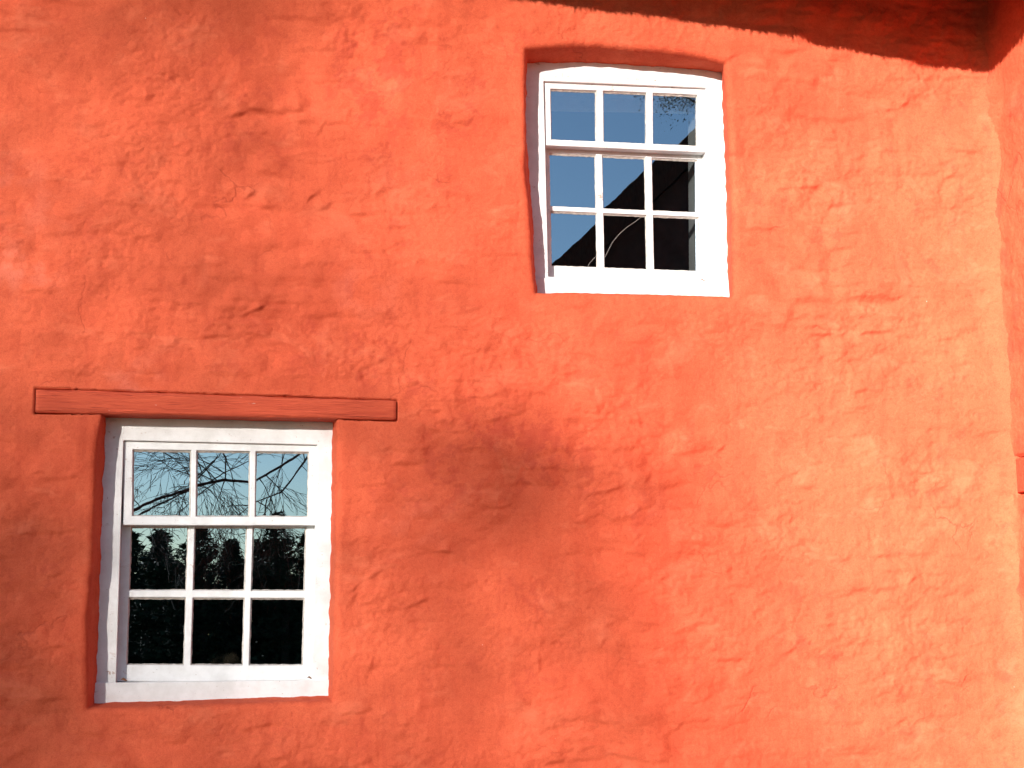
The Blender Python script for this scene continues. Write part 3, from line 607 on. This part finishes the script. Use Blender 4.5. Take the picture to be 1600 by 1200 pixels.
# the hanging-branched tree mirrored in the top panes of the lower window
tr2 = empty('weeping_tree', (-2.9, -12.5, 0)); tag(tr2, 'bare tree with low hanging twigs behind the viewer, mirrored in the lower window', 'tree')
YM = 2*(YF_L+0.03)+6.0                       # mirror image of the viewer behind the glass
def mirrored(px, py, yp):                     # where the ray mirrored in the glass meets the plane y = yp
    d = (P(px, py, 0.17)-CAM); k = (YM-yp)/d[1]; return np.array([CAM[0]+d[0]*k, yp, CAM[2]+d[2]*k])
m1, m2 = MB(), MB(); rr = random.Random(9); b2 = np.array([-2.9, -12.5, 0])
m1.tube([b2+(0, 0, -.2), b2+(0, 0, .5), b2+(.1, 0, 2.2), b2+(.3, .1, 4.5), b2+(.2, .3, 7.0)], [.42, .32, .27, .20, .06], 9)
def limb(pix, yp, r0, r1, twigs, start=None):
    c = [mirrored(a, b, yp) for a, b in pix]
    if start is not None: c = [start]+c
    m2.tube(c, list(np.linspace(r0, r1, len(c))), 6, cap=False)
    for i in range(twigs):
        k = rr.uniform(0.2, len(c)-1.01); j = int(k); p = c[j]+(c[j+1]-c[j])*(k-j)
        d = np.array([rr.gauss(0, .7), rr.gauss(0, .5), rr.choice((-1, -1, .7))*rr.uniform(.3, 1)]); d /= np.linalg.norm(d)
        grow(m2, p, d, rr.uniform(.5, 1.0), rr.uniform(.006, .010), 2, rr, 0.05, .55, 4, .0025)
limb([(190,800),(245,772),(300,757),(345,748),(400,752),(440,730),(475,706),(520,670)], -12.2, .022, .012, 8, b2+(.15, 0, 2.3))
limb([(188,815),(240,785),(290,762),(330,720),(345,690)], -12.5, .016, .006, 4, b2+(.15, 0, 2.2))
limb([(330,680),(350,715),(348,745),(338,775),(325,805),(318,830)], -12.0, .010, .004, 4)
limb([(300,690),(390,700),(430,690),(520,720),(560,760)], -12.8, .011, .005, 3)
limb([(500,690),(440,770),(400,786),(350,790)], -12.4, .012, .005, 5)
limb([(230,690),(260,680),(310,700),(280,800)], -12.6, .010, .004, 7)
for o in (m1.build('trunk', M_BARK, None, True), m2.build('crown', M_BARK)): seat(o, tr2)

# a far wood mirrored in the lower panes
def conifer(h, seed, broad):
    rr = random.Random(seed); c, t = MB(), MB(); t.tube([(0, 0, -.2), (0, 0, h*.5), (0, 0, h*.95)], [.22, .14, .03], 7)
    for i in range(7000):
        z = h*(0.10+0.90*rr.random()**0.9); rmax = broad*(1-z/h)**0.6*(0.65+0.35*math.sin(z*5+seed))+.15; a = rr.uniform(0, 2*math.pi); r = rmax*math.sqrt(rr.random())
        p = np.array([r*math.cos(a), r*math.sin(a), z-0.25*r]); s = rr.uniform(.05, .15)
        d1 = np.array([rr.gauss(0, 1), rr.gauss(0, 1), rr.gauss(0, .6)]); d2 = np.array([rr.gauss(0, 1), rr.gauss(0, 1), rr.gauss(0, .6)])
        c.add([p, p+d1*s, p+d2*s], [(0, 1, 2)])
    return c, t
protos = []
for k, (h, br) in enumerate(((7.2, 2.2), (5.9, 1.9), (6.6, 2.6))):
    c, t = conifer(h, 40+k, br); e = empty('pine_tree'); c.build('crown', M_NEEDLE, e); t.build('trunk', M_BARK, e, True); protos.append(e)
rr = random.Random(31); used = [0, 0, 0]
for i in range(48):
    k = i % 3; x = -9+19*(i/47.0)+rr.uniform(-.5, .5); yy = -44+rr.uniform(-5, 5)
    if used[k] == 0: o = protos[k]
    else:
        o = protos[k].copy(); COL.objects.link(o)
        for ch in protos[k].children:
            d = ch.copy(); COL.objects.link(d); d.parent = o
    used[k] = 1; o.location = (x, yy, 0); o.rotation_euler = (0, 0, rr.uniform(0, 6.28)); s = rr.uniform(.68, .75); o.scale = (s, s, s*rr.uniform(.9, 1.05))
    tag(o, 'dark pine tree in the row of pines across the lawn behind the viewer', 'tree', 'pines across the lawn')

hm = MB(); rr = random.Random(77)
for i in range(9000):
    p = np.array([rr.uniform(-11, 12), -50+rr.gauss(0, .8), 3.3*rr.random()**.8]); d1 = np.array([rr.gauss(0, 1) for _ in range(3)])*.2; d2 = np.array([rr.gauss(0, 1) for _ in range(3)])*.2
    hm.add([p, p+d1, p+d2], [(0, 1, 2)])
tag(hm.build('undergrowth', M_NEEDLE), kind='stuff')
# thatched barn mirrored in the upper window, and the pine beside it
yb = -9.0; dm = 2*(YF_U+0.08)+6.0
def mir_u(px, py, yp):
    d = (P(px, py, YF_U+0.08)-CAM); k = (dm-yp)/d[1]; return np.array([CAM[0]+d[0]*k, yp, CAM[2]+d[2]*k])
A, B = mir_u(860, 414, yb), mir_u(1088, 198, yb); sl = (B[2]-A[2])/(B[0]-A[0])
xe = A[0]-1.0; ze = A[2]-1.0*sl; xr = A[0]+3.6; zr = A[2]+3.6*sl; xo = 2*xr-xe
barn = empty('barn', (xr, yb-4, 0)); tag(barn, 'dark gabled barn with steep thatched roof across the yard, mirrored in the upper window', 'barn')
def rel(p): return (p[0]-xr, p[1]-yb+4, p[2])
m = MB(); g0 = [(xe+.35, yb-.25, -.2), (xo-.35, yb-.25, -.2), (xo-.35, yb-.25, ze-.1), (xr, yb-.25, zr-.45), (xe+.35, yb-.25, ze-.1)]
g1 = [(a, b-8, c) for a, b, c in g0]; m.add([rel(p) for p in g0+g1], [(4,3,2,1,0),(5,6,7,8,9)]+[(k, (k+1) % 5, 5+(k+1) % 5, 5+k) for k in range(5)]); m.build('wall', M_STONE, barn)
m = MB()
for (xa, sgn) in ((xe, 1), (xo, -1)):
    n = 40; v = []
    for yy, th in ((yb, 0), (yb-8.5, 0)):
        for i in range(n+1):
            t = i/n; x = xa+(xr-xa)*t; z = ze+(zr-ze)*t; j = 0.025*float(fbm(x*4, yy, 3, 91))
            v += [rel((x, yy, z+j)), rel((x+.0, yy, z+j-.42))]
    S = 2*(n+1); f = []
    for i in range(n):
        a, b = 2*i, 2*i+2; f += [(a, a+1, b+1, b), (S+a, S+b, S+b+1, S+a+1), (a, b, S+b, S+a), (a+1, S+a+1, S+b+1, b+1)]
    f += [(0, S, S+1, 1), (2*n, 2*n+1, S+2*n+1, S+2*n)]; m.add(v, f)
m.build('thatched_roof', M_THATCH, barn)
pt = mir_u(1135, 112, -24.0); sp_ = empty('scots_pine', (pt[0], -24.0, 0)); tag(sp_, 'tall pine with loose rounded crown rising beside the barn roof', 'tree')
m, t = MB(), MB(); rr = random.Random(17); t.tube([(0, 0, -.2), (.1, 0, pt[2]*.5), (0, 0, pt[2])], [.3, .2, .08], 8)
for c in range(22):
    cc = np.array([rr.gauss(0, .85), rr.gauss(0, .85), pt[2]+rr.gauss(.2, .6)])
    t.tube([(0, 0, pt[2]-1.2), cc*np.array([.5, .5, 1])+(0, 0, -.3), cc], [.06, .04, .015], 5, cap=False)
    for i in range(1700):
        p = cc+np.array([rr.gauss(0, .30), rr.gauss(0, .30), rr.gauss(0, .22)]); d1 = np.array([rr.gauss(0, 1) for _ in range(3)])*.024; d2 = np.array([rr.gauss(0, 1) for _ in range(3)])*.02
        m.add([p, p+d1, p+d2], [(0, 1, 2)])
t.build('trunk', M_BARK, sp_, True); m.build('crown', M_NEEDLE, sp_)
